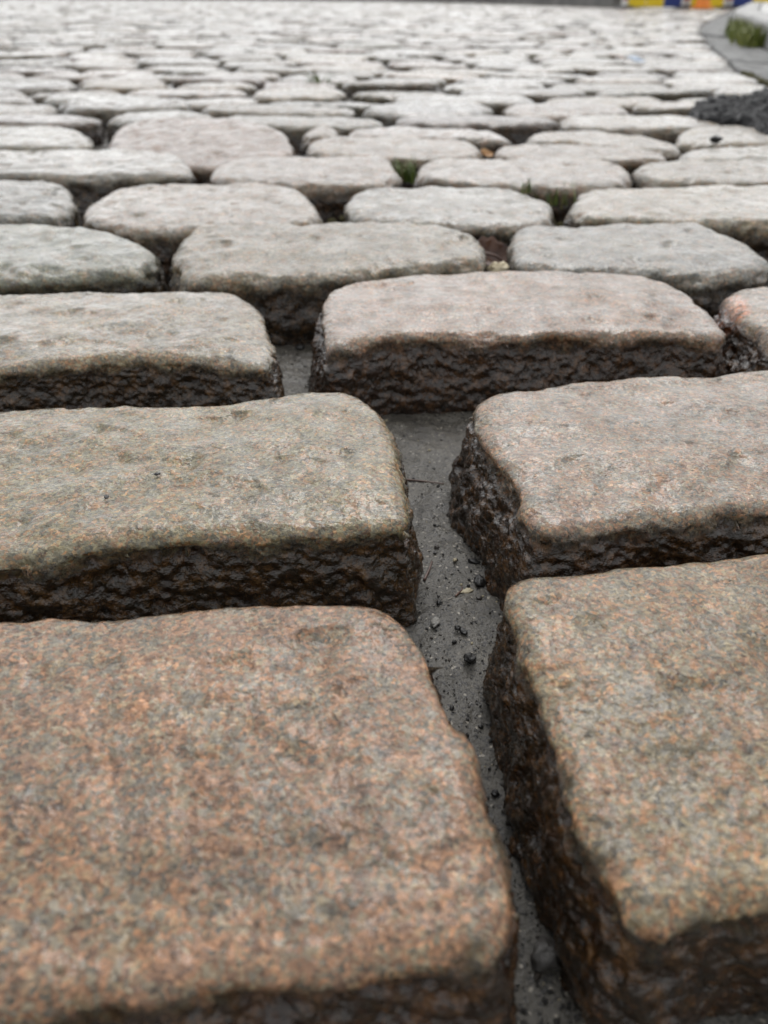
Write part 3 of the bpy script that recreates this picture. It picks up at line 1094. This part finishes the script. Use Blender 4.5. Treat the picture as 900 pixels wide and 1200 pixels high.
twig([(497, 684), (503, 672), (506, 664)], 0.0006, 'short dark twig on the mud beside the corner of the buff sett')
twig([(472, 559), (492, 561), (520, 568)], 0.0005, 'thin twig lying across the mud at the top of the joint')
twig([(533, 712), (540, 703), (541, 698)], 0.0004, 'hair-thin twig on the mud below the pale grain cluster')


# ------------------------------------------------------------------ the black asphalt patch at the right
def patch():
    px = [(800, 128), (815, 121), (850, 118), (880, 112), (905, 108), (960, 106), (1010, 112), (1030, 130), (1015, 158), (960, 170),
          (905, 163), (880, 153), (868, 147), (840, 143), (815, 142), (803, 136)]
    o = resample([ground_pt(u, v, 0.0) for u, v in px], 260)
    c = o.mean(0)
    rings = []
    nr_ = 60
    for k in range(1, nr_ + 1):
        s_ = k / nr_
        z = 0.022 * (1 - s_ ** 1.8) - 0.020 * sstep(0.92, 1.0, np.array([s_]))[0]
        rings.append(np.column_stack([c + (o - c) * s_, np.full(len(o), z + 0.006)]))
    rings.append(np.column_stack([c + (o - c) * 1.01, np.full(len(o), -0.045)]))
    G = np.array(rings)
    V = G.reshape(-1, 3)
    # aggregate stones pressed into the tar
    w = np.abs(fbm(V * 60 + 3, 2, 0.5)) * 0.009 + fbm(V * 20, 2) * 0.007 + np.abs(fbm(V * 130 + 9, 2)) * 0.003
    V[:, 2] += np.where(V[:, 2] > -0.03, w, 0) - 0.009
    V[:, :2] += 0.004 * np.stack([fbm(V * 60 + 7, 2), fbm(V * 60 + 21, 2)], 1)
    V = np.vstack([V, [[c[0], c[1], V[:len(o), 2].mean()]]])
    N = len(o)
    ix = np.arange(G.shape[0] * N).reshape(-1, N)
    nx_ = np.roll(ix, -1, 1)
    F = np.stack([ix[:-1], ix[1:], nx_[1:], nx_[:-1]], -1).reshape(-1, 4)
    T = np.stack([np.full(N, len(V) - 1), ix[0], nx_[0]], -1)
    o_ = link('asphalt_patch', make_mesh('asphalt_patch', V, [F, T], M_TAR))
    tag(o_, 'lumpy black asphalt patch lying over the setts at the right edge', 'asphalt patch')


patch()


# ------------------------------------------------------------------ grass, leaf, chip, scraps
def tuft(x, y0, z, n, hgt, spread, label, cols, seed, group='grass tufts in the joints', name='grass_tuft', lean=(0, 0)):
    r = np.random.default_rng(seed)
    Vv, Ff, Cc = [], [], []
    off = 0
    for _ in range(n):
        bx, by = r.normal(size=2) * spread
        a = r.uniform(0, 6.28)
        h = hgt * r.uniform(0.45, 1.1)
        w = hgt * r.uniform(0.025, 0.05)
        ln = h * r.uniform(0.15, 0.75)
        d = np.array([math.cos(a), math.sin(a)])
        q = np.array([-d[1], d[0]])
        cc = np.array(cols[r.integers(len(cols))]) * r.uniform(0.75, 1.2)
        sec = 6
        for k in range(sec + 1):
            t = k / sec
            p = np.array([bx, by]) + d * ln * t * t + np.array(lean) * t * h
            ww = w * (1 - t) ** 0.7 + 0.00008
            zz = h * (t - 0.22 * t * t)
            Vv += [(*(p - q * ww), zz), (*(p + q * ww), zz), (*(p + d * ww * 0.35), zz + ww * 0.25)]
            Cc += [(*cc, 1)] * 3
            if k:
                b = off + 3 * k
                Ff += [(b - 3, b - 1, b + 2, b), (b - 1, b - 2, b + 1, b + 2), (b - 2, b - 3, b, b + 1)]
        off += 3 * (sec + 1)
    o = link(name, make_mesh(name, np.array(Vv), np.array(Ff), M_BLADE, {'tint': np.array(Cc)}), (x, y0, z))
    tag(o, label, 'grass tuft', group)
    return o


GRN = [(0.12, 0.18, 0.03), (0.16, 0.21, 0.04), (0.08, 0.13, 0.03), (0.20, 0.19, 0.07)]
STRAW = [(0.42, 0.32, 0.17), (0.34, 0.25, 0.12), (0.22, 0.17, 0.07)]


def tuft_at(u, v, z, *a, **k):
    x, yv = ground_pt(u, v, z)
    return tuft(x, yv, z, *a, **k)


tuft_at(476, 212, -0.022, 80, 0.028, 0.007, 'green grass tuft between the two mauve grey setts', GRN, 1)
tuft_at(616, 226, -0.006, 20, 0.019, 0.004, 'small green sprig in front of a mauve grey sett, left of the mossy tuft', GRN, 2)
tuft_at(653, 238, -0.018, 80, 0.023, 0.010, 'low mossy grass tuft left of the yellowish buff sett', GRN + [(0.15, 0.14, 0.03)], 3)
tuft_at(374, 104, -0.012, 50, 0.040, 0.016, 'blurred green tuft far back, left of centre', GRN, 4)
tuft_at(76, 272, -0.026, 30, 0.032, 0.009, 'dry straw coloured tuft between setts near the left edge', STRAW, 5)
tuft_at(343, 142, -0.035, 36, 0.036, 0.014, 'dull green tuft behind the rust mottled sett', GRN, 6)
tuft_at(396, 158, -0.030, 30, 0.028, 0.010, 'small olive tuft at the end of the very short sett', GRN, 8)

# grass along the kerb's face
kl = sub(2.1, 3.25)
for i, s_ in enumerate((2.45, 2.66, 2.90, 3.15, 3.40, 3.68)):
    p = offset_line(sub(s_ - 0.1, s_ + 0.1), GUTTER_W - 0.016)[2]
    tuft(p[0], p[1], -0.005, 170, 0.088, 0.024, ['nearest', 'second', 'third', 'fourth', 'fifth', 'farthest'][i] +
         ' green grass clump growing at the foot of the kerb', [(0.20, 0.24, 0.03), (0.26, 0.27, 0.05), (0.14, 0.18, 0.03)], 40 + i,
         group='grass clumps along the kerb')
# moss line along the gutter's edge and one mossy cross joint
mV, mF = [], []
off = 0
rm = np.random.default_rng(9)
mb, mbF, _ = lump_geo((1, 1, 1), 5.1, 7, 10, 0.4, 0.7)
pts = [(gut_x(yy) + 0.004 + rm.normal() * 0.006, yy) for yy in np.arange(1.62, 2.15, 0.009)]
for u in np.arange(622, 716, 0.9):
    x, yv = ground_pt(u, 63.5 + 3 * ((u - 622) / 94) ** 2, 0.0)
    pts.append((x, yv + rm.normal() * 0.012))
for u, v, n_, sp in ((372, 104, 16, .02), (655, 240, 30, .012), (690, 262, 14, .010), (343, 143, 14, .014), (396, 160, 12, .010), (560, 181, 8, .008),
                     (234, 207, 14, .008), (80, 268, 12, .008), (477, 213, 20, .007), (800, 285, 10, .008), (532, 132, 12, .015),
                     (700, 127, 12, .015), (188, 152, 10, .012), (390, 236, 12, .008), (612, 155, 8, .01), (745, 206, 12, .008)):
    x, yv = ground_pt(u, v, -0.018)
    for _ in range(n_):
        pts.append((x + rm.normal() * sp, yv + rm.normal() * sp))
n_low = len(pts) - sum((16, 30, 14, 14, 12, 8, 14, 12, 20, 10, 12, 12, 10, 12, 8, 12))
for q_, (x, yv) in enumerate(pts):
    if q_ >= n_low:
        sz = rm.uniform(0.005, 0.011)
        mV.append(mb * sz + np.array([x, yv, float(mud_z(np.array([x]), np.array([yv]))[0]) + rm.uniform(0.004, 0.018)]))
        mF.append(mbF + off)
        off += len(mb)
        continue
    sz = rm.uniform(0.008, 0.018)
    mV.append(mb * sz + np.array([x, yv, -0.008 + sz * 0.1]))
    mF.append(mbF + off)
    off += len(mb)
tag(link('moss', make_mesh('moss', np.vstack(mV), np.vstack(mF), M_MOSS)), 'dark olive moss filling joints by the gutter and across the setts',
    'moss', None, 'stuff')


def leaf(name, x, y0, z, L, W, mat, label, rot=(0, 0, 0), curl=0.5, stalk=None):
    n, m = 22, 12
    V = []
    for i in range(n + 1):
        t = i / n
        w = W * math.sin(math.pi * min(1, t ** 0.8)) ** 0.8 * (1 + 0.12 * math.sin(t * 26)) + 0.0002
        for j in range(-m // 2, m // 2 + 1):
            f = j / (m / 2)
            V.append(((t - 0.5) * L, f * w / 2, curl * L * (f * f * 0.22 + 0.5 * (t - 0.5) ** 2) + 0.03 * L * math.sin(9 * t + 3 * f)))
    V = np.array(V)
    B = V.copy()
    B[:, 2] -= 0.0005
    k = m + 1
    ix = np.arange((n + 1) * k).reshape(n + 1, k)
    F = np.stack([ix[:-1, :-1], ix[1:, :-1], ix[1:, 1:], ix[:-1, 1:]], -1).reshape(-1, 4)
    N = len(V)
    rim = list(ix[0]) + list(ix[1:, -1]) + list(ix[-1, ::-1][1:]) + list(ix[::-1, 0][1:-1])
    rim = np.array(rim)
    rn = np.roll(rim, -1)
    Fr = np.stack([rim, rn, rn + N, rim + N], -1)
    o = link(name, make_mesh(name, np.vstack([V, B]), [F, F[:, ::-1] + N, Fr], mat), (x, y0, z))
    o.rotation_euler = rot
    tag(o, label, 'leaf')
    if stalk is not None:
        Vt, Ft_, cp = tube('stalk', stalk, 0.0011, M_STEM)
        link('stalk', make_mesh('stalk', Vt, [Ft_, cp], M_STEM), parent=o)
    return o


lx, ly = ground_pt(574, 301, -0.018)
leaf('dead_leaf', lx, ly, -0.018, 0.036, 0.026, M_LEAF, 'wet brown dead leaf with its stalk, stuck in the joint behind the rose pink sett',
     rot=(R(38), R(10), R(18)), curl=0.8,
     stalk=[(-0.018, -0.004, 0.010), (-0.004, -0.009, 0.013), (0.008, -0.014, 0.010), (0.013, -0.022, -0.003), (0.015, -0.028, -0.018)])
cx_, cy_ = ground_pt(584, 313, -0.012)
V, F, caps = lump_geo((0.014, 0.009, 0.013), 8.8, 16, 24, 0.45, 0.9)
o = link('pale_chip', make_mesh('pale_chip', V, [F, caps], M_CHIP), (cx_, cy_, -0.014))
tag(o, 'pale cream chip wedged in the joint just below the dead leaf', 'chip')
lx, ly = ground_pt(570, 181, -0.006)
leaf('ochre_leaf', lx, ly, -0.006, 0.020, 0.014, M_LEAFO, 'small ochre leaf between two setts of the seventh row', rot=(R(30), R(8), R(40)))


def scrap(u, v, z, L, W, mat, label, name, seed):
    n = 14
    X, Y = np.meshgrid(np.linspace(-L / 2, L / 2, n), np.linspace(-W / 2, W / 2, n))
    X, Y = X.reshape(-1), Y.reshape(-1)
    Z = 0.004 * fbm(np.stack([X * 60, Y * 60, np.full(len(X), seed)], 1), 2) + 0.004
    T_ = np.stack([X, Y, Z], 1)
    B_ = T_ - np.array([0, 0, 0.0007])
    ix = np.arange(n * n).reshape(n, n)
    F = np.stack([ix[:-1, :-1], ix[:-1, 1:], ix[1:, 1:], ix[1:, :-1]], -1).reshape(-1, 4)
    rim = np.concatenate([ix[0], ix[1:, -1], ix[-1, ::-1][1:], ix[::-1, 0][1:-1]])
    rn = np.roll(rim, -1)
    Fr = np.stack([rim, rim + n * n, rn + n * n, rn], -1)
    x, yv = ground_pt(u, v, z)
    o = link(name, make_mesh(name, np.vstack([T_, B_]), [F, F[:, ::-1] + n * n, Fr], mat), (x, yv, z + 0.004))
    o.rotation_euler = (R(14), 0, seed)
    tag(o, label, 'litter')


scrap(745, 73, 0.0, 0.030, 0.050, M_SCRAP, 'blurred bluish scrap lying on the setts far right', 'litter_scrap', 0.3)
scrap(722, 69, 0.0, 0.022, 0.040, M_PEACH, 'blurred peach scrap left of the bluish scrap', 'litter_scrap', 1.1)


# ------------------------------------------------------------------ barriers at the end of the setts
def rbox(x0, x1, y0, y1, z0, z1, b=0.01):
    """box with chamfered edges, returned as V, faces"""
    import bmesh
    bm = bmesh.new()
    vs = [bm.verts.new((x, y_, z)) for x in (x0, x1) for y_ in (y0, y1) for z in (z0, z1)]
    bm.faces.new([vs[i] for i in (0, 1, 3, 2)])
    bm.faces.new([vs[i] for i in (4, 6, 7, 5)])
    bm.faces.new([vs[i] for i in (0, 4, 5, 1)])
    bm.faces.new([vs[i] for i in (2, 3, 7, 6)])
    bm.faces.new([vs[i] for i in (0, 2, 6, 4)])
    bm.faces.new([vs[i] for i in (1, 5, 7, 3)])
    bmesh.ops.recalc_face_normals(bm, faces=bm.faces)
    bmesh.ops.bevel(bm, geom=list(bm.edges), offset=b, segments=2, affect='EDGES', profile=0.5)
    return bm


def bm_obj(name, bm, mat, parent, loc=(0, 0, 0)):
    me = bpy.data.meshes.new(name)
    bm.to_mesh(me)
    bm.free()
    me.materials.append(mat)
    return link(name, me, loc, parent)


BY = 12.5


def bar_x(u):
    return (u - 450) / FPX * (BY * math.cos(PITCH) + H * math.sin(PITCH))


def barrier(u0, cells, u1, label, post=M_WHT):
    x0, x1 = bar_x(u0), bar_x(u1)
    root = bpy.data.objects.new('barrier', None)
    COL.objects.link(root)
    root.location = (x0, BY, 0.0)
    tag(root, label, 'barrier', 'yellow and blue barriers across the street')
    w = x1 - x0
    for px in (0.0, w):
        pb = bm_obj('post', rbox(px - 0.035, px + 0.035, -0.03, 0.03, 0.012, 1.0, 0.008), post, root)
        bm_obj('reflector', rbox(px - 0.028, px + 0.028, -0.036, -0.0305, 0.10, 0.42, 0.002), M_RED, pb)
        bm_obj('foot', rbox(px - 0.07, px + 0.07, -0.22, 0.22, -0.002, 0.035, 0.008), M_GRYM, root)
    n = len(cells)
    for z0, z1 in ((0.018, 0.30), (0.62, 0.92)):
        for i, cm in enumerate(cells):
            a = 0.045 + (w - 0.09) * i / n
            b = 0.045 + (w - 0.09) * (i + 1) / n
            bm_obj('panel', rbox(a + 0.006, b - 0.006, -0.018, 0.018, z0, z1, 0.006), cm, root)
    bm_obj('rail', rbox(0.036, w - 0.036, -0.02, 0.02, 0.935, 0.985, 0.01), M_YEL, root)
    return root


barrier(731, [M_YEL, M_YEL, M_BLU], 801, 'leftmost barrier, yellow panels then a blue one')
barrier(804, [M_YEL, M_YEL], 850, 'barrier with yellow panels behind the orange cone')
barrier(853, [M_BLU, M_YEL, M_YEL], 930, 'barrier starting with a blue panel, above the kerb at the right')

# orange cone in front of the second barrier
cone = bpy.data.objects.new('traffic_cone', None)
COL.objects.link(cone)
cone.location = (bar_x(812), BY - 0.35, -0.004)
tag(cone, 'small orange traffic cone in front of the yellow barrier', 'cone')
import bmesh
bm = bmesh.new()
bmesh.ops.create_cone(bm, cap_ends=True, segments=28, radius1=0.10, radius2=0.025, depth=0.42)
bmesh.ops.translate(bm, vec=(0, 0, 0.245), verts=bm.verts)
bm_obj('cone_body', bm, M_ORG, cone)
bm_obj('base', rbox(-0.12, 0.12, -0.12, 0.12, 0.004, 0.034, 0.01), M_ORG, cone)
bm = bmesh.new()
bmesh.ops.create_cone(bm, cap_ends=False, segments=28, radius1=0.073, radius2=0.053, depth=0.11)
bmesh.ops.translate(bm, vec=(0, 0, 0.26), verts=bm.verts)
bm_obj('reflective_band', bm, M_WHT, cone)
